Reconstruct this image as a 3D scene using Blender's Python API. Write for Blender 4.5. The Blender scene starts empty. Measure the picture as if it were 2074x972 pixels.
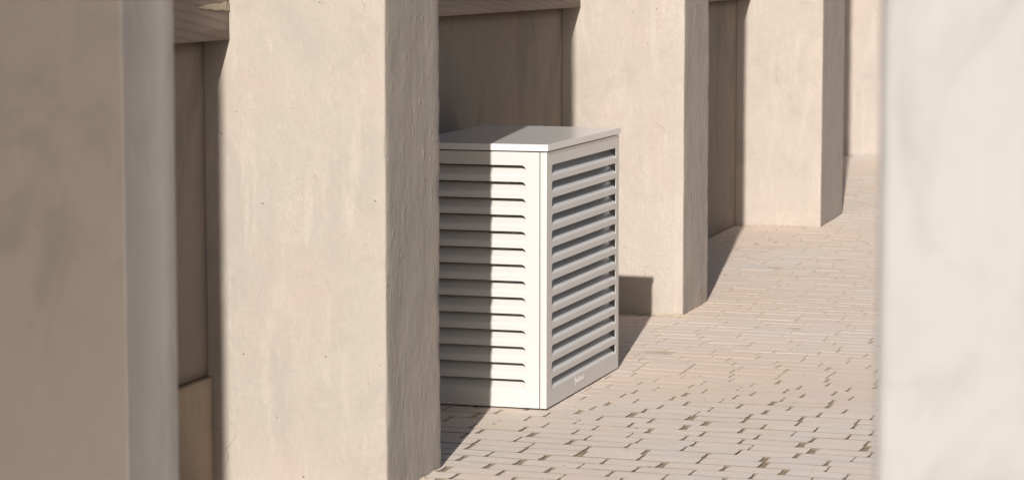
import bpy, bmesh, math, random
from mathutils import Vector, Matrix, noise
R = math.radians
random.seed(7)
scene = bpy.context.scene
COL = scene.collection

# ------------------------------------------------------------------ camera
cam_d = bpy.data.cameras.new("camera")
cam = bpy.data.objects.new("camera", cam_d); COL.objects.link(cam)
cam.location = (0, 0, 1.71)
cam.rotation_euler = (R(90 - 6.03), 0, 0)
cam_d.sensor_width = 36; cam_d.lens = 92.17
cam_d.clip_start = 0.1; cam_d.clip_end = 2000
cam_d.dof.use_dof = True; cam_d.dof.focus_distance = 10.2; cam_d.dof.aperture_fstop = 7.0
scene.camera = cam

# ------------------------------------------------------------------ light
SUN_AZ, SUN_EL = 7.8, 25.8      # the light travels 7.8 deg right of +Y, 25.8 deg down
world = bpy.data.worlds.new("World"); scene.world = world; world.use_nodes = True
wn = world.node_tree; bg = wn.nodes['Background']
sky = wn.nodes.new('ShaderNodeTexSky'); sky.sky_type = 'NISHITA'; sky.sun_disc = False
sky.sun_elevation = R(SUN_EL); sky.sun_rotation = R(180 + SUN_AZ)
sky.air_density = 0.9; sky.dust_density = 2.0
wn.links.new(sky.outputs[0], bg.inputs[0]); bg.inputs[1].default_value = 0.06
sd = bpy.data.lights.new("sun", 'SUN'); sd.energy = 5.0; sd.angle = R(0.5); sd.color = (1.0, 0.955, 0.905)
sun = bpy.data.objects.new("sun", sd); COL.objects.link(sun)
a, e = R(SUN_AZ), R(SUN_EL)
sun.rotation_euler = Vector((math.sin(a)*math.cos(e), math.cos(a)*math.cos(e), -math.sin(e))).to_track_quat('-Z', 'Y').to_euler()
sun.location = (-2, -6, 6)
vs = scene.view_settings
vs.view_transform = 'Standard'; vs.look = 'None'; vs.gamma = 1; vs.exposure = 0.29
try: scene.display_settings.display_device = 'sRGB'
except Exception: pass

# ------------------------------------------------------------------ node helper
class NT:
    def __init__(s, name, rough=0.8, spec=0.3):
        s.m = bpy.data.materials.new(name); s.m.use_nodes = True
        s.t = s.m.node_tree; s.b = s.t.nodes['Principled BSDF']
        s.b.inputs['Roughness'].default_value = rough
        s.b.inputs['Specular IOR Level'].default_value = spec
        s.co = s.t.nodes.new('ShaderNodeTexCoord').outputs['Object']
    def n(s, ty, **k):
        o = s.t.nodes.new(ty)
        for a_, v in k.items(): setattr(o, a_, v)
        return o
    def l(s, a_, b_): s.t.links.new(a_, b_)
    def mapped(s, scale=(1, 1, 1), loc=(0, 0, 0)):
        m = s.n('ShaderNodeMapping'); m.inputs['Scale'].default_value = scale; m.inputs['Location'].default_value = loc
        s.l(s.co, m.inputs[0]); return m.outputs[0]
    def noise(s, scale, detail=4, rough=0.55, vec=None, dist=0.0):
        o = s.n('ShaderNodeTexNoise'); o.inputs['Scale'].default_value = scale
        o.inputs['Detail'].default_value = detail; o.inputs['Roughness'].default_value = rough
        o.inputs['Distortion'].default_value = dist
        s.l(vec or s.co, o.inputs['Vector']); return o.outputs['Fac']
    def ramp(s, fac, lo, hi, a_=0.0, b_=1.0, smooth=True):
        o = s.n('ShaderNodeMapRange'); o.interpolation_type = 'SMOOTHSTEP' if smooth else 'LINEAR'
        s.l(fac, o.inputs['Value'])
        for k, v in zip(('From Min', 'From Max', 'To Min', 'To Max'), (lo, hi, a_, b_)): o.inputs[k].default_value = v
        return o.outputs['Result']
    def math(s, op, a_, b_):
        o = s.n('ShaderNodeMath', operation=op)
        for i, v in enumerate((a_, b_)):
            if isinstance(v, (int, float)): o.inputs[i].default_value = v
            else: s.l(v, o.inputs[i])
        return o.outputs[0]
    def mix(s, fac, a_, b_, blend='MIX'):
        o = s.n('ShaderNodeMix', data_type='RGBA', blend_type=blend)
        for i, v in ((0, fac), (6, a_), (7, b_)):
            if isinstance(v, (int, float)): o.inputs[i].default_value = v
            elif isinstance(v, tuple): o.inputs[i].default_value = (*v, 1)
            else: s.l(v, o.inputs[i])
        return o.outputs[2]
    def color(s, c): s.l(c, s.b.inputs['Base Color'])
    def bump(s, h, dist=0.01, strength=1.0, prev=None):
        o = s.n('ShaderNodeBump'); o.inputs['Distance'].default_value = dist; o.inputs['Strength'].default_value = strength
        s.l(h, o.inputs['Height'])
        if prev is not None: s.l(prev, o.inputs['Normal'])
        s.l(o.outputs[0], s.b.inputs['Normal']); return o.outputs[0]

def plaster(name, base, pink, grey, pink_amt=0.6, grey_amt=0.6, relief=1.0, seed=0.0, marks=1.0, sc=1.0):
    t = NT(name, 0.85, 0.25)
    if sc != 1.0:
        pre = t.n('ShaderNodeVectorMath', operation='SCALE'); t.l(t.co, pre.inputs[0]); pre.inputs['Scale'].default_value = sc; t.co = pre.outputs[0]
    v = t.mapped((1, 1, 1), (seed, seed*1.7, seed*0.6))
    sv = t.mapped((1, 1, 0.16), (seed*2.1, 3, seed))            # tall stretched coordinates for run marks
    c = t.mix(t.ramp(t.noise(2.6, 6, 0.68, v, 0.8), 0.47, 0.66, 0, pink_amt), base, pink)
    c = t.mix(t.ramp(t.noise(2.6, 5, 0.65, t.mapped((1, 1, 0.6), (seed+9, 2, 4)), 0.9), 0.48, 0.7, 0, grey_amt), c, grey)
    light = tuple(min(0.85, x*1.14) for x in base)
    c = t.mix(t.ramp(t.noise(16, 5, 0.6, sv), 0.50, 0.70, 0, 0.75*marks), c, light)
    c = t.mix(t.ramp(t.noise(5, 6, 0.7, t.mapped((1, 1, 1), (4, seed, 7)), 0.5), 0.50, 0.70, 0, 0.6*marks), c, tuple(x*0.84 for x in base))
    c = t.mix(t.ramp(t.noise(75, 5, 0.72, t.mapped((1, 1, 0.6), (seed, 3, 3))), 0.40, 0.66, 0, 0.45*marks), c, tuple(x*0.88 for x in base))
    c = t.mix(t.ramp(t.noise(40, 5, 0.7, t.mapped((1, 1, 0.35), (seed, 8, 1))), 0.56, 0.70, 0, 0.5*marks), c, light)
    # lime freckles
    c = t.mix(t.ramp(t.math('MULTIPLY', t.noise(150, 3, 0.6, v), t.noise(2.2, 2, 0.5, v)), 0.345, 0.40, 0, 0.7*marks), c, light)
    # sparse small dark pits
    vo = t.n('ShaderNodeTexVoronoi'); vo.inputs['Scale'].default_value = 17; t.l(v, vo.inputs['Vector'])
    pit = t.math('MULTIPLY', t.ramp(vo.outputs['Distance'], 0.02, 0.065, 1, 0), t.ramp(t.noise(9, 1, 0.5, v), 0.49, 0.56))
    c = t.mix(t.math('MULTIPLY', pit, 0.6*marks), c, (0.2, 0.13, 0.08))
    t.color(c)
    # relief: broad trowel waves, small blebs, drips, fine grit
    h1 = t.noise(4.5, 4, 0.55, t.mapped((1, 1, 0.5), (seed, 1, 1)))
    h2 = t.noise(38, 4, 0.6, t.mapped((1, 1, 0.55), (seed, 5, 2)))
    vb = t.n('ShaderNodeTexVoronoi'); vb.inputs['Scale'].default_value = 24
    dn = t.n('ShaderNodeTexNoise'); dn.inputs['Scale'].default_value = 30; t.l(t.co, dn.inputs['Vector'])
    dm = t.n('ShaderNodeVectorMath', operation='MULTIPLY_ADD'); t.l(dn.outputs['Color'], dm.inputs[0]); dm.inputs[1].default_value = (0.03, 0.03, 0.05)
    t.l(t.mapped((1, 1, 0.55), (seed, 0.3, 0.9)), dm.inputs[2]); t.l(dm.outputs[0], vb.inputs['Vector'])
    sep = t.n('ShaderNodeSeparateColor'); t.l(vb.outputs['Color'], sep.inputs[0])
    ns = t.n('ShaderNodeSeparateXYZ'); t.l(t.n('ShaderNodeTexCoord').outputs['Normal'], ns.inputs[0])
    outw = t.ramp(ns.outputs[0], 0.5, 0.9, 0.22, 1.0)                 # the outward faces were left rougher than the trowelled sides
    bleb = t.math('MULTIPLY', t.ramp(vb.outputs['Distance'], 0.10, 0.36, 1, 0), t.ramp(sep.outputs[0], 0.30, 0.8))
    bleb = t.math('MULTIPLY', bleb, outw)
    cr = t.n('ShaderNodeTexNoise'); cr.inputs['Scale'].default_value = 3.2; cr.inputs['Detail'].default_value = 3
    t.l(v, cr.inputs['Vector'])
    ridge = t.ramp(t.math('ABSOLUTE', t.math('SUBTRACT', cr.outputs['Fac'], 0.5), 0), 0.0, 0.006, 1, 0)
    ridge = t.math('MULTIPLY', ridge, t.ramp(t.noise(5, 2, 0.5, v), 0.56, 0.66))
    b = t.bump(h1, 0.016*relief, 0.5)
    b = t.bump(h2, 0.0020*relief, 0.8, b)
    b = t.bump(t.math('SUBTRACT', bleb, t.math('MULTIPLY', pit, 0.8)), 0.0042*relief, 1.0, b)
    b = t.bump(ridge, 0.0022*relief, 0.8, b)
    b = t.bump(t.noise(260, 2, 0.5), 0.0003*relief, 0.6, b)
    return t.m

CREAM, PINK, GREY = (0.385, 0.340, 0.290), (0.405, 0.322, 0.282), (0.305, 0.275, 0.24)
M = {}
M['plaster_a'] = plaster('lime_plaster_warm', CREAM, PINK, GREY, 0.65, 0.5, 1.0, 0.0)
M['plaster_b'] = plaster('lime_plaster_pale', (0.39, 0.340, 0.293), PINK, (0.325, 0.286, 0.247), 0.4, 0.7, 1.0, 3.3)
M['plaster_c'] = plaster('lime_plaster_blotched', (0.385, 0.336, 0.290), (0.425, 0.36, 0.32), (0.325, 0.285, 0.243), 0.9, 0.8, 0.9, 7.1)
M['plaster_pink'] = plaster('pink_plaster', (0.385, 0.335, 0.295), (0.39, 0.32, 0.285), (0.36, 0.315, 0.275), 0.8, 0.8, 0.8, 5.0)
M['plaster_smooth'] = plaster('smooth_grey_plaster', (0.56, 0.505, 0.45), (0.55, 0.485, 0.44), (0.47, 0.425, 0.38), 0.5, 1.0, 0.12, 12.0, 0.3, 2.2)
M['plaster_white'] = plaster('white_plaster', (0.355, 0.343, 0.328), (0.35, 0.330, 0.314), (0.295, 0.283, 0.268), 0.6, 1.0, 0.25, 15.0, 0.3, 3.5)
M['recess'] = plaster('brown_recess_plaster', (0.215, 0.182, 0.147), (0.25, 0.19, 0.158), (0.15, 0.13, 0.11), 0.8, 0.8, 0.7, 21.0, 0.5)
M['plinth'] = plaster('tan_plinth_plaster', (0.33, 0.255, 0.185), (0.33, 0.235, 0.185), (0.25, 0.2, 0.15), 0.6, 0.6, 0.8, 24.0, 0.5)
M['mortar'] = plaster('loose_mortar', (0.43, 0.36, 0.27), (0.42, 0.33, 0.26), (0.35, 0.30, 0.24), 0.5, 0.5, 1.0, 2.0)

def wood():
    t = NT('weathered_beam', 0.7, 0.3)
    v = t.mapped((1, 0.22, 1.0))
    d = t.noise(4, 3, 0.5, v, 0.3)
    w = t.n('ShaderNodeTexWave', wave_type='RINGS', rings_direction='SPHERICAL'); w.inputs['Scale'].default_value = 13
    w.inputs['Distortion'].default_value = 2.2; w.inputs['Detail'].default_value = 2; w.inputs['Detail Scale'].default_value = 1.2
    t.l(v, w.inputs['Vector'])
    c = t.mix(t.ramp(d, 0.35, 0.7), (0.25, 0.195, 0.16), (0.19, 0.15, 0.125))
    c = t.mix(t.ramp(w.outputs['Fac'], 0.5, 0.95, 0, 0.35), c, (0.13, 0.098, 0.08))
    t.color(c); t.bump(w.outputs['Fac'], 0.001, 0.4)
    return t.m
M['wood'] = wood()

def powder(name, col, rough=0.28):
    t = NT(name, rough, 0.5)
    t.color(t.mix(t.ramp(t.noise(3, 3), 0.3, 0.7, 0, 0.5), col, tuple(x*0.97 for x in col)))
    t.b.inputs['Coat Weight'].default_value = 0.6; t.b.inputs['Coat Roughness'].default_value = 0.22
    t.bump(t.noise(900, 2), 0.00006, 0.5)
    return t.m
M['white_metal'] = powder('white_powder_coat', (0.525, 0.515, 0.495), 0.33)
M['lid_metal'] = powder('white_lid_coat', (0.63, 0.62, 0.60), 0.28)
M['dark'] = powder('slot_shade_black', (0.02, 0.019, 0.018), 0.6)  # near-black that paints the shade inside the cover
M['logo'] = powder('raised_white_lettering', (0.57, 0.555, 0.53), 0.35)
M['rubber'] = powder('black_rubber', (0.02, 0.02, 0.02), 0.7)

def brick_mat():
    t = NT('clay_paver', 0.75, 0.3)
    at = t.n('ShaderNodeAttribute', attribute_name='tint')
    sp = t.n('ShaderNodeSeparateColor'); t.l(at.outputs['Color'], sp.inputs[0])
    r, g, b_ = sp.outputs
    big = t.ramp(t.noise(0.42, 3, 0.5, t.mapped((1, 1, 1), (3.0, 1.0, 0))), 0.40, 0.62)
    c = t.mix(big, (0.63, 0.51, 0.42), (0.615, 0.55, 0.495))
    c = t.mix(t.ramp(r, 0.3, 1.0, 0, 0.3, False), c, (0.66, 0.52, 0.44))
    c = t.mix(t.ramp(g, 0.5, 1.0, 0, 0.3, False), c, (0.56, 0.50, 0.46))
    c = t.mix(t.ramp(t.noise(9, 5, 0.65), 0.42, 0.72, 0, 0.25), c, (0.52, 0.445, 0.375))
    c = t.mix(t.ramp(t.noise(70, 4, 0.7), 0.50, 0.75, 0, 0.4), c, (0.70, 0.62, 0.53))
    c = t.mix(t.ramp(t.noise(130, 2, 0.6), 0.66, 0.74, 0, 0.6), c, (0.22, 0.17, 0.12))
    c = t.mix(t.ramp(t.noise(1.3, 4, 0.6, t.mapped((1, 1, 1), (8, 5, 0)), 0.5), 0.54, 0.68, 0, 0.4), c, (0.60, 0.50, 0.39))
    sx = t.n('ShaderNodeSeparateXYZ'); t.l(t.co, sx.inputs[0])
    wash = t.math('ADD', sx.outputs[1], t.math('MULTIPLY', sx.outputs[0], -0.7))       # rain washed part of the walk
    near = t.ramp(t.math('ADD', wash, t.math('MULTIPLY', t.noise(0.9, 3, 0.6), 4.0)), 11.0, 13.2, 1, 0)
    gn = t.n('ShaderNodeNewGeometry'); gs = t.n('ShaderNodeSeparateXYZ'); t.l(gn.outputs['True Normal'], gs.inputs[0])
    c = t.mix(t.ramp(gs.outputs[2], 0.6, 0.98, 0.85, 0.0), c, t.mix(near, (0.42, 0.34, 0.255), (0.12, 0.092, 0.06)))      # earth clinging to the flanks
    t.color(c)
    b = t.bump(t.noise(55, 5, 0.65), 0.0022, 0.6)
    t.bump(t.noise(11, 3, 0.5), 0.004, 0.5, b)
    return t.m
M['brick'] = brick_mat()

def sand_mat():
    t = NT('joint_sand', 0.95, 0.1)
    moss = t.ramp(t.noise(2.2, 3, 0.6), 0.56, 0.70)
    sx = t.n('ShaderNodeSeparateXYZ'); t.l(t.co, sx.inputs[0])
    wash = t.math('ADD', sx.outputs[1], t.math('MULTIPLY', sx.outputs[0], -0.7))       # rain washed part of the walk
    near = t.ramp(t.math('ADD', wash, t.math('MULTIPLY', t.noise(0.9, 3, 0.6), 4.0)), 11.0, 13.2, 1, 0)
    c = t.mix(near, (0.58, 0.475, 0.375), (0.31, 0.25, 0.18))
    c = t.mix(t.math('MULTIPLY', moss, 0.3), c, (0.19, 0.185, 0.085))
    c = t.mix(t.ramp(t.noise(160, 3, 0.7), 0.5, 0.75, 0, 0.6), c, (0.20, 0.14, 0.09))
    t.color(c); t.bump(t.noise(220, 4, 0.7), 0.004, 0.8)
    return t.m
M['sand'] = sand_mat()

# ------------------------------------------------------------------ object helpers
def tag(o, label=None, cat=None, group=None, kind=None):
    if label: o['label'] = label
    if cat: o['category'] = cat
    if group: o['group'] = group
    if kind: o['kind'] = kind
    return o
def link(name, me, mat, parent=None):
    o = bpy.data.objects.new(name, me); COL.objects.link(o)
    if mat: me.materials.append(mat)
    if parent: o.parent = parent
    return o
def empty(name, loc, rz=0.0):
    o = bpy.data.objects.new(name, None); COL.objects.link(o)
    o.empty_display_size = 0.2; o.location = loc; o.rotation_euler = (0, 0, rz); return o
def from_bm(name, bm, mat, parent=None, smooth=False):
    bmesh.ops.recalc_face_normals(bm, faces=bm.faces[:])
    me = bpy.data.meshes.new(name); bm.to_mesh(me); bm.free()
    if smooth:
        for p in me.polygons: p.use_smooth = True
    return link(name, me, mat, parent)
def add_box(bm, x0, x1, y0, y1, z0, z1, bev=0.0, seg=2):
    vsx = [bm.verts.new((x, y, z)) for x in (x0, x1) for y in (y0, y1) for z in (z0, z1)]
    fs = [bm.faces.new([vsx[i] for i in f]) for f in ((0,1,3,2),(4,6,7,5),(0,4,5,1),(2,3,7,6),(0,2,6,4),(1,5,7,3))]
    if bev:
        bmesh.ops.recalc_face_normals(bm, faces=fs)
        ed = list({e_ for f in fs for e_ in f.edges})
        bmesh.ops.bevel(bm, geom=ed, offset=bev, segments=seg, affect='EDGES', profile=0.5)

# plan rectangle as a rounded, wavy, hand plastered prism (local: +x = outward, +y = along the row)
def plaster_prism(name, mat, x0, x1, y0, y1, z0, z1, rad=0.009, step=0.05, vstep=0.05, amp=0.0026, chip=0.004, seed=0.0, parent=None, flat=False):
    pts = []
    def arc(cx, cy, a0):
        for k in range(5):
            an = a0 + k*math.pi/8; pts.append((cx + rad*math.cos(an), cy + rad*math.sin(an), math.cos(an), math.sin(an), 1.0 if 0 < k < 4 else 0.6))
    def side(xa, ya, xb, yb, nx, ny):
        L = math.hypot(xb-xa, yb-ya); n = max(1, int(L/step))
        for k in range(1, n): pts.append((xa+(xb-xa)*k/n, ya+(yb-ya)*k/n, nx, ny, 0.0))
    arc(x1-rad, y1-rad, 0); side(x1-rad, y1, x0+rad, y1, 0, 1)
    arc(x0+rad, y1-rad, math.pi/2); side(x0, y1-rad, x0, y0+rad, -1, 0)
    arc(x0+rad, y0+rad, math.pi); side(x0+rad, y0, x1-rad, y0, 0, -1)
    arc(x1-rad, y0+rad, 1.5*math.pi); side(x1, y0+rad, x1, y1-rad, 1, 0)
    nz = max(1, int(round((z1-z0)/vstep))); N = len(pts)
    verts = []; faces = []
    for j in range(nz+1):
        z = z0 + (z1-z0)*j/nz
        for (x, y, nx, ny, c) in pts:
            p = Vector((x+seed, y+seed*0.37, z))
            d = amp*(noise.noise(p*2.3) + 0.5*noise.noise(p*7.0))
            if c:
                k = noise.noise(Vector((p.x*3, p.y*3, z*9.0))) + 0.6*noise.noise(Vector((p.x, p.y, z*31)))
                d += -chip*max(0.0, k-0.1)*c + 0.0008*noise.noise(Vector((p.x, p.y, z*17)))
            verts.append((x+nx*d, y+ny*d, z))
    for j in range(nz):
        for i in range(N):
            k = (i+1) % N
            faces.append((j*N+i, j*N+k, (j+1)*N+k, (j+1)*N+i))
    faces.append(tuple(range(nz*N, nz*N+N))); faces.append(tuple(reversed(range(N))))
    me = bpy.data.meshes.new(name); me.from_pydata(verts, [], faces)
    for p in me.polygons[:-2]: p.use_smooth = not flat
    return link(name, me, mat, parent)

# ------------------------------------------------------------------ ground
me = bpy.data.meshes.new('ground'); gb = bmesh.new()
S = 400
vv = [gb.verts.new(p) for p in ((-S, -S, -0.016), (S, -S, -0.016), (S, S, -0.016), (-S, S, -0.016))]; gb.faces.new(vv)
g = from_bm('ground', gb, M['sand']); tag(g, kind='structure')

# sand filling the joints, a gently uneven sheet under the pavers
def swell(x, y):
    return 0.0035*noise.noise(Vector((x*1.1, y*1.1, 7))) + 0.0015*noise.noise(Vector((x*4, y*4, 9)))
def washed(x, y):
    k = (12.6 - (y - 0.7*x + 2.0 + 2.0*noise.noise(Vector((x*0.9, y*0.9, 2)))))/2.0
    return max(0.0, min(1.0, k))
def joint_depth(x, y):
    return -0.0014 - 0.0040*washed(x, y) + 0.0012*noise.noise(Vector((x*2+5, y*2, 0))) + 0.0012*noise.noise(Vector((x*7, y*7, 3)))
nx_, ny_ = 260, 540
X0, X1, Y0, Y1 = -4.5, 8.5, -1.0, 26.0
verts = [(X0+(X1-X0)*i/nx_, Y0+(Y1-Y0)*j/ny_, min(-0.0011, joint_depth(X0+(X1-X0)*i/nx_, Y0+(Y1-Y0)*j/ny_)) + swell(X0+(X1-X0)*i/nx_, Y0+(Y1-Y0)*j/ny_)) for j in range(ny_+1) for i in range(nx_+1)]
faces = [(j*(nx_+1)+i, j*(nx_+1)+i+1, (j+1)*(nx_+1)+i+1, (j+1)*(nx_+1)+i) for j in range(ny_) for i in range(nx_)]
me = bpy.data.meshes.new('joint_sand'); me.from_pydata(verts, [], faces)
tag(link('ground_sand', me, M['sand']), kind='structure')

def build_paving():
    rnd = random.Random(3)
    th = R(-18.5); ct, st = math.cos(th), math.sin(th)       # long joints run across the walk
    V = []; F = []; T = []
    pitch = 0.1045; row = 0
    rows = range(-90, 300)
    for r in rows:
        vy = r*pitch
        u = -12 + rnd.random()*0.2 + (0.1 if r % 2 else 0)
        while u < 14:
            L = 0.200 + rnd.uniform(-0.012, 0.010); cx = u+L/2; gap = rnd.choice((0.002, 0.003, 0.004, 0.005, 0.007, 0.009, 0.013, 0.020)) * (0.4 + 0.7*washed(cx*ct-vy*st, cx*st+vy*ct))
            cx, cy = u+L/2, vy
            wx, wy = cx*ct - cy*st, cx*st + cy*ct
            u += L + gap
            if not (X0 < wx < X1 and Y0 < wy < Y1): continue
            # keep only what stands clear of the inside of the building
            if wx < -1.9 + 0.283*(wy-3.0) - 0.9: continue
            wf = washed(wx, wy); W = pitch - rnd.uniform(0.0015, 0.0035) - wf*rnd.uniform(0.002, 0.0075)
            if wf > 0.3 and rnd.random() < 0.5: L -= 0.008*rnd.random()
            dz = rnd.gauss(0, 0.0005); tx = rnd.gauss(0, 0.004); ty = rnd.gauss(0, 0.008); rot = rnd.gauss(0, 0.003)
            cyj = cy + rnd.uniform(-0.001, 0.001)
            cr, sr = math.cos(rot), math.sin(rot)
            base = len(V); bev = rnd.uniform(0.0008, 0.0018)*(1 - 0.7*wf)
            tint = (rnd.random(), rnd.random(), rnd.random(), 1)
            def put(lx, ly, z):
                zz = z + dz + lx*tx*0.3 + ly*ty*0.5
                ax, ay = cx + lx*cr - ly*sr, cyj + lx*sr + ly*cr
                gx, gy = ax*ct-ay*st, ax*st+ay*ct
                V.append((gx, gy, zz + swell(gx, gy)))
            jit = [(rnd.uniform(-.0016, .0016), rnd.uniform(-.0009, .0009)) for _ in range(8)]
            # outline: 4 corners + 4 mid points for a worn edge
            out = [(-L/2, -W/2), (0, -W/2), (L/2, -W/2), (L/2, 0), (L/2, W/2), (0, W/2), (-L/2, W/2), (-L/2, 0)]
            for k, (lx, ly) in enumerate(out):
                c_ = 0.0035 if k % 2 == 0 else 0
                put(lx - math.copysign(c_, lx)*(lx != 0) + jit[k][0], ly - math.copysign(c_*.6, ly)*(ly != 0) + jit[k][1], -0.02)
            for k, (lx, ly) in enumerate(out):
                c_ = 0.0035 if k % 2 == 0 else 0
                put(lx - math.copysign(c_, lx)*(lx != 0) + jit[k][0], ly - math.copysign(c_*.6, ly)*(ly != 0) + jit[k][1], -bev)
            for k, (lx, ly) in enumerate(out):
                c_ = 0.0035 if k % 2 == 0 else 0
                put((lx - math.copysign(bev+c_, lx)*(lx != 0)) + jit[k][0], (ly - math.copysign(bev+c_*.6, ly)*(ly != 0)) + jit[k][1], 0.0)
            n0 = len(F)
            for lev in (0, 8):
                for k in range(8):
                    k2 = (k+1) % 8
                    F.append((base+lev+k, base+lev+k2, base+lev+8+k2, base+lev+8+k))
            F.append(tuple(base+16+k for k in range(8)))
            T.extend([tint]*24)
    me = bpy.data.meshes.new('brick_paving'); me.from_pydata(V, [], F)
    ca = me.color_attributes.new('tint', 'FLOAT_COLOR', 'POINT')
    ca.data.foreach_set('color', [c for t_ in T for c in t_])
    tag(link('brick_paving', me, M['brick']), kind='structure')
build_paving()

# ------------------------------------------------------------------ colonnade
GROUP = 'plaster pillars of the colonnade'
def pillar(x, y, heading, thick, inset, mat, label, height=4.4, seed=0.0, back=0.35, **k):
    # (x, y) = near outer corner; local +x outward, +y away along the row
    o = plaster_prism('plaster_pillar', mat, -inset-back, 0, 0, thick, -0.03, height, seed=seed, **k)
    o.location = (x, y, 0); o.rotation_euler = (0, 0, -R(heading))
    return tag(o, label, 'pillar', GROUP, 'thing')

p1 = pillar(-1.634, 3.903, 15.6, 0.585, 0.61, M['plaster_b'], 'cream plaster pillar nearest the camera on the wall side, outside the photo', seed=1.0)
p2 = pillar(-0.401, 8.282, 16.6, 0.557, 0.613, M['plaster_a'], 'large sunlit cream plaster pillar with pinkish stains, in front of the white louvred cover', seed=2.0, vstep=0.02, step=0.03, chip=0.007, amp=0.0034)
p3 = pillar(0.832, 12.661, 16.0, 0.585, 0.605, M['plaster_b'], 'cream plaster pillar right behind the white louvred cover, with crumbled plaster at its foot', seed=3.0, vstep=0.02, step=0.03, chip=0.007, amp=0.0034)
p4 = pillar(2.005, 16.949, 15.4, 0.985, 0.557, M['plaster_c'], 'blotchy pale plaster pillar standing farthest from the louvred cover, before the pink wall', seed=4.0)

def bay(ax, ay, bx, by, label, lintel=True, lz=1.475, plinth=False, lintel_label=None, height=4.4):
    # recessed wall from the far side of one pillar to the near face of the next
    hd = math.atan2(bx-ax, by-ay); L = math.hypot(bx-ax, by-ay)
    e_ = empty('recessed_wall', (ax, ay, 0), -hd)
    tag(e_, label, 'wall', 'recessed walls between the pillars', 'thing')
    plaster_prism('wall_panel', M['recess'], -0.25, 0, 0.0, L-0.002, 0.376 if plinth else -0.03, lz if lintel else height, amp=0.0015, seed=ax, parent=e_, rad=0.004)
    if plinth:
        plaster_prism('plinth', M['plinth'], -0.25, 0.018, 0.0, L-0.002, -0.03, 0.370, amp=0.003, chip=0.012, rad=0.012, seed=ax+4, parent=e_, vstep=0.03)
    if lintel:
        b_ = plaster_prism('lintel_beam', M['wood'], -0.25, 0.088, 0.0, L-0.002, lz+0.003, 1.80, amp=0.0012, chip=0.006, rad=0.005, seed=ax+8, parent=e_, vstep=0.04)
        plaster_prism('upper_wall', M['plaster_b'], -0.25, 0.03, 0.0, L-0.002, 1.802, height, amp=0.002, seed=ax+2, parent=e_)
    return e_
def far_inner(x, y, heading, thick, inset):
    h_ = R(heading)
    return (x - inset*math.cos(h_) + thick*math.sin(h_), y + inset*math.sin(h_) + thick*math.cos(h_))
a1 = far_inner(-1.634, 3.903, 15.6, 0.587, 0.613)
a2 = far_inner(-0.401, 8.282, 16.6, 0.559, 0.613)
a3 = far_inner(0.832, 12.661, 16.0, 0.587, 0.605)
a4 = far_inner(2.005, 16.949, 15.4, 0.987, 0.557)
b1 = bay(*a1, -0.989, 8.462, 'brown recessed wall with tan plinth left of the big sunlit pillar, under a grained beam', plinth=True, lz=1.462)
b2 = bay(*a2, 0.250, 12.832, 'brown recessed wall behind the white louvred cover, under a low lintel', lz=1.492)
b3 = bay(*a3, 1.467, 17.102, 'reddish brown recessed wall in the gap beyond the louvred cover and its nearest pillar')
b4 = bay(*a4, 2.62, 22.9, 'dark recessed wall beyond the farthest pillar', lintel=False)

fw = plaster_prism('end_wall', M['plaster_pink'], -1.2, 6.0, 0, 0.4, -0.03, 4.6, seed=9)
fw.location = (3.06, 23.47, 0); fw.rotation_euler = (0, 0, -R(6))
tag(fw, 'sunlit pale pink wall closing the far end of the walk', 'wall', kind='thing')

# pale smear of plaster left on the beam where it meets the big sunlit pillar
def smear(parent, yend, zc):
    bm = bmesh.new(); rn = random.Random(5); top = []; bot = []
    n = 14
    for i in range(n+1):
        y = yend - 0.26*i/n; hh = 0.013*(1-(i/n)**2)*(0.9+0.15*math.sin(i*1.3))+0.001
        top.append((y, zc+hh*0.9+0.0015*math.sin(i*0.9))); bot.append((y, zc-hh))
    lp = top + bot[::-1]
    vs_ = [bm.verts.new((0.0885, p[0], p[1])) for p in lp]; f = bm.faces.new(vs_)
    r_ = bmesh.ops.extrude_face_region(bm, geom=[f])
    for v in r_['geom']:
        if isinstance(v, bmesh.types.BMVert): v.co.x += 0.0025
    bmesh.ops.triangulate(bm, faces=bm.faces[:])
    return from_bm('plaster_smear', bm, M['mortar'], parent)
beam = [c for c in b1.children if c.name.startswith('lintel_beam')][0]
smear(beam, math.hypot(-0.989-a1[0], 8.462-a1[1])-0.012, 1.572)
# two blurred pillars close to the camera, one at each side of the view
fl = plaster_prism('plaster_pillar', M['plaster_smooth'], -0.60, 0, 0, 0.216, -0.03, 1.76, rad=0.003, amp=0.001, chip=0.0, seed=5)
fl.location = (-0.638, 4.3, 0); fl.rotation_euler = (0, 0, -R(15.6))
tag(fl, 'blurred grey brown pillar in shade filling the left edge of the view', 'pillar', kind='thing')
fr = plaster_prism('plaster_pillar', M['plaster_white'], 0, 0.62, 0, 0.30, -0.03, 2.05, rad=0.012, amp=0.001, chip=0.0, seed=6)
fr.location = (0.309, 2.2, 0); fr.rotation_euler = (0, 0, -R(8))
tag(fr, 'blurred off white sunlit pillar filling the right edge of the view', 'pillar', kind='thing')
# added unseen blocker, a high beam on a post beside the camera: its shadow keeps the left blurred pillar in shade
sh = empty('shade_blocker', (-1.229, 0.4, 0), -R(15.6))
tag(sh, 'added shade blocker shaped as a post and high beam, unseen beside the camera', 'shade blocker', kind='thing')
plaster_prism('beam', M['plaster_b'], -1.85, 0, 0, 0.5, 2.02, 3.50, seed=8, parent=sh)  # out of view, added only to block sun
plaster_prism('post', M['plaster_b'], -2.4, -1.855, 0, 0.5, -0.03, 3.50, seed=9, parent=sh)

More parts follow.
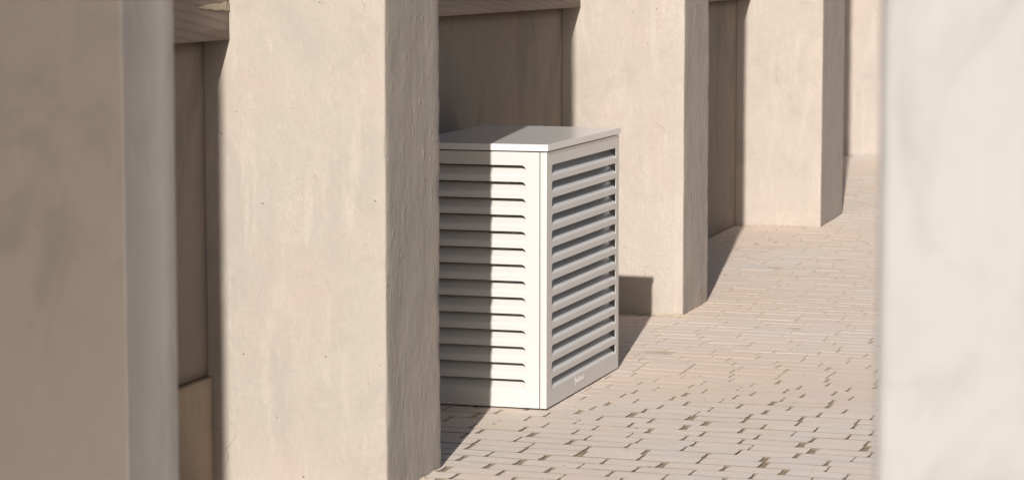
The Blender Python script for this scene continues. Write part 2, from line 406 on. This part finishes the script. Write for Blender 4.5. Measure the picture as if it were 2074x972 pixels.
# ------------------------------------------------------------------ louvred cover
HD = 17.0; L, W, H = 1.083, 0.585, 1.0225
unit = empty('appliance_cover', (0.133, 9.953, 0), -R(HD))   # origin at near right foot; local -x = left, +y = away
tag(unit, 'white louvred metal cover standing on the brick paving between two pillars', 'appliance cover')
Z0, Z1 = 0.007, 0.992
PITCH, SLOT_H, TOPZ = 0.0635, 0.0445, 0.941

def rrect(a0, a1, z0, z1, rt, rb, n=6):
    pts = []
    for cx, cz, r, st_ in ((a1-rt, z1-rt, rt, 0), (a0+rt, z1-rt, rt, 90), (a0+rb, z0+rb, rb, 180), (a1-rb, z0+rb, rb, 270)):
        for k in range(n+1):
            an = R(st_+90*k/n); pts.append((cx+r*math.cos(an), cz+r*math.sin(an)))
    return pts

def louvre_panel(name, w, s0, s1, place, z0=Z0, z1=Z1, returns=0.0, parent=None):
    """flat sheet w wide with 14 slots between s0 and s1; place(a, n, z) -> local xyz"""
    th = 0.002
    bm = bmesh.new(); loops = [[(0, z0), (w, z0), (w, z1), (0, z1)]]
    for k in range(14):
        t_ = TOPZ - k*PITCH
        loops.append(rrect(s0, s1, t_-SLOT_H, t_, 0.018, 0.012))
    edges = []
    for lp in loops:
        vv_ = [bm.verts.new((p[0], 0, p[1])) for p in lp]
        for i in range(len(vv_)): edges.append(bm.edges.new((vv_[i], vv_[(i+1) % len(vv_)])))
    bmesh.ops.triangle_fill(bm, use_beauty=True, use_dissolve=False, edges=edges)
    r = bmesh.ops.extrude_face_region(bm, geom=bm.faces[:])
    for v in r['geom']:
        if isinstance(v, bmesh.types.BMVert): v.co.y -= th
    # slats: rolled lip at the slot's lower edge, then a blade leaning inwards and up
    for k in range(14):
        zb = TOPZ - k*PITCH - SLOT_H
        prof = [(-0.0022, -0.010), (-0.0012, -0.0035), (-0.0001, 0.0), (-0.0006, 0.0030), (-0.0019, 0.0060), (-0.0040, 0.0090), (-0.0068, 0.0117),
                (-0.0115, 0.0160), (-0.018, 0.0222), (-0.024, 0.028), (-0.030, 0.0337), (-0.034, 0.0375)]
        ztop = 0.0375; rc = 0.018; na = 24
        for side in (0, 1):
            rows = []
            for (n_, dz) in prof:
                t_ = max(0, dz)/ztop
                hw = (s1-s0)/2 + (0.004 if dz < 0.004 else 0.001) - 0.009*t_
                q = dz-(ztop-rc)
                if q > 0: hw -= rc - math.sqrt(max(0, rc*rc-q*q))
                rows.append([bm.verts.new(((s0+s1)/2 + hw*(-1+2*i/na), n_ - side*0.0011, zb+dz - side*0.0009)) for i in range(na+1)])
            for j in range(len(rows)-1):
                for i in range(na):
                    f_ = bm.faces.new((rows[j][i], rows[j][i+1], rows[j+1][i+1], rows[j+1][i])); f_.smooth = True
    for v in bm.verts:
        v.co = Vector(place(v.co.x, v.co.y, v.co.z))
    me_ = bpy.data.meshes.new(name); 
    # keep panel normals consistent
    bmesh.ops.recalc_face_normals(bm, faces=bm.faces[:])
    bm.to_mesh(me_); bm.free()
    return link(name, me_, M['white_metal'], parent)

SEAM = 0.026
# long grille side (outward), long back side, near end, far end
louvre_panel('side_panel', L, 0.068, L-0.050, lambda a, n, z: (n, a, z), parent=unit)
louvre_panel('side_panel', L, 0.068, L-0.050, lambda a, n, z: (-W-n, a, z), parent=unit)
louvre_panel('end_panel', W-SEAM-0.0035, 0.055, W-SEAM-0.053, lambda a, n, z: (-SEAM-0.0035-a, -n+0.0004, z), parent=unit)
louvre_panel('end_panel', W-0.004, 0.055, W-0.055, lambda a, n, z: (-0.002-a, L+n-0.0004, z), parent=unit)
bm = bmesh.new()   # folded return of the side panel round the near corner
add_box(bm, -SEAM, -0.0001, -0.0022, -0.0002, Z0, Z1, 0.0009, 3)
from_bm('corner_fold', bm, M['white_metal'], unit, True)
bm = bmesh.new()
add_box(bm, -W-0.006, 0.006, -0.008, L+0.006, 0.9965, H, 0.0022, 4)
from_bm('lid', bm, M['lid_metal'], unit, False)
bm = bmesh.new()   # added liner, its near-black colour stands in for shade behind the slots
add_box(bm, -W+0.045, -0.045, 0.045, L-0.045, 0.03, 0.985)
from_bm('shade_liner', bm, M['dark'], unit)
for fx in (-0.06, -W+0.06):
    for fy in (0.06, L-0.06):
        bm = bmesh.new(); r = bmesh.ops.create_cone(bm, cap_ends=True, segments=20, radius1=0.02, radius2=0.017, depth=0.03)
        for v in bm.verts: v.co += Vector((fx, fy, 0.015))
        from_bm('foot', bm, M['rubber'], unit)
# lettering on the lower rail
tc = bpy.data.curves.new('logo_curve', 'FONT'); tc.body = 'fjordmade'; tc.size = 0.034; tc.shear = 0.3; tc.extrude = 0.0006
tmp = bpy.data.objects.new('logo_tmp', tc); COL.objects.link(tmp)
bpy.context.view_layer.update()
me = bpy.data.meshes.new_from_object(tmp.evaluated_get(bpy.context.evaluated_depsgraph_get()))
bpy.data.objects.remove(tmp)
lg = link('logo', me, M['logo'], unit)
lg.matrix_local = Matrix.Translation((0.0007, 0.40, 0.042)) @ Matrix(((0, 0, 1, 0), (1, 0, 0, 0), (0, 1, 0, 0), (0, 0, 0, 1)))

# ------------------------------------------------------------------ crumbled plaster at the foot of the pillar behind the cover
rnd = random.Random(11)
bm = bmesh.new()
def chip_at(x, y, s):
    r = bmesh.ops.create_icosphere(bm, subdivisions=1, radius=s)
    q = Matrix.Rotation(rnd.random()*6.28, 3, 'Z')
    sc = Vector((rnd.uniform(.7, 1.6), rnd.uniform(.6, 1.2), rnd.uniform(.35, .8)))
    for v in r['verts']:
        c = Vector((v.co.x*sc.x, v.co.y*sc.y, v.co.z*sc.z))*(1+rnd.uniform(-.25, .25)); c = q @ c
        v.co = c + Vector((x, y, s*0.3))
h_ = R(15.0)
for k in range(150):
    t_ = abs(rnd.gauss(0, 0.09)); off = abs(rnd.gauss(0, 0.012))
    chip_at(0.832 - t_*math.cos(h_) - off*math.sin(h_), 12.661 + t_*math.sin(h_) - off*math.cos(h_), rnd.uniform(0.003, 0.009)*(1.6 if t_ < 0.05 else 1))
for (cx, cy, hh, ln) in ((2.005, 16.949, 14.4, 0.5), (0.832, 12.661, 15.0, 0.55), (-0.401, 8.282, 15.6, 0.5)):
    hh = R(hh)
    for k in range(170):
        t_ = rnd.uniform(0, ln); off = abs(rnd.gauss(0, 0.008))
        if rnd.random() < .6: chip_at(cx - t_*math.cos(hh) - off*math.sin(hh), cy + t_*math.sin(hh) - off*math.cos(hh), rnd.uniform(0.002, 0.006))
        else: chip_at(cx + t_*math.sin(hh) + off*math.cos(hh), cy + t_*math.cos(hh) - off*math.sin(hh), rnd.uniform(0.002, 0.006))
o = from_bm('plaster_crumbs', bm, M['mortar'])
tag(o, 'crumbs of loose plaster scattered along the feet of the pillars', 'crumbs', kind='stuff')
# grit lying on the pavers
bm = bmesh.new()
for k in range(260):
    y = rnd.uniform(8.7, 18); x = rnd.uniform(-0.2, 0.14*y+0.3)
    chip_at(x, y, rnd.uniform(0.0012, 0.0032))
o = from_bm('grit', bm, M['rubber'])
o.data.materials.clear(); gm = NT('dark_grit', 0.9, 0.2); gm.color(gm.mix(gm.noise(8), (0.10, 0.07, 0.05), (0.28, 0.2, 0.14))); o.data.materials.append(gm.m)
tag(o, 'tiny grit and crumbs of earth lying on the brick paving', 'grit', kind='stuff')
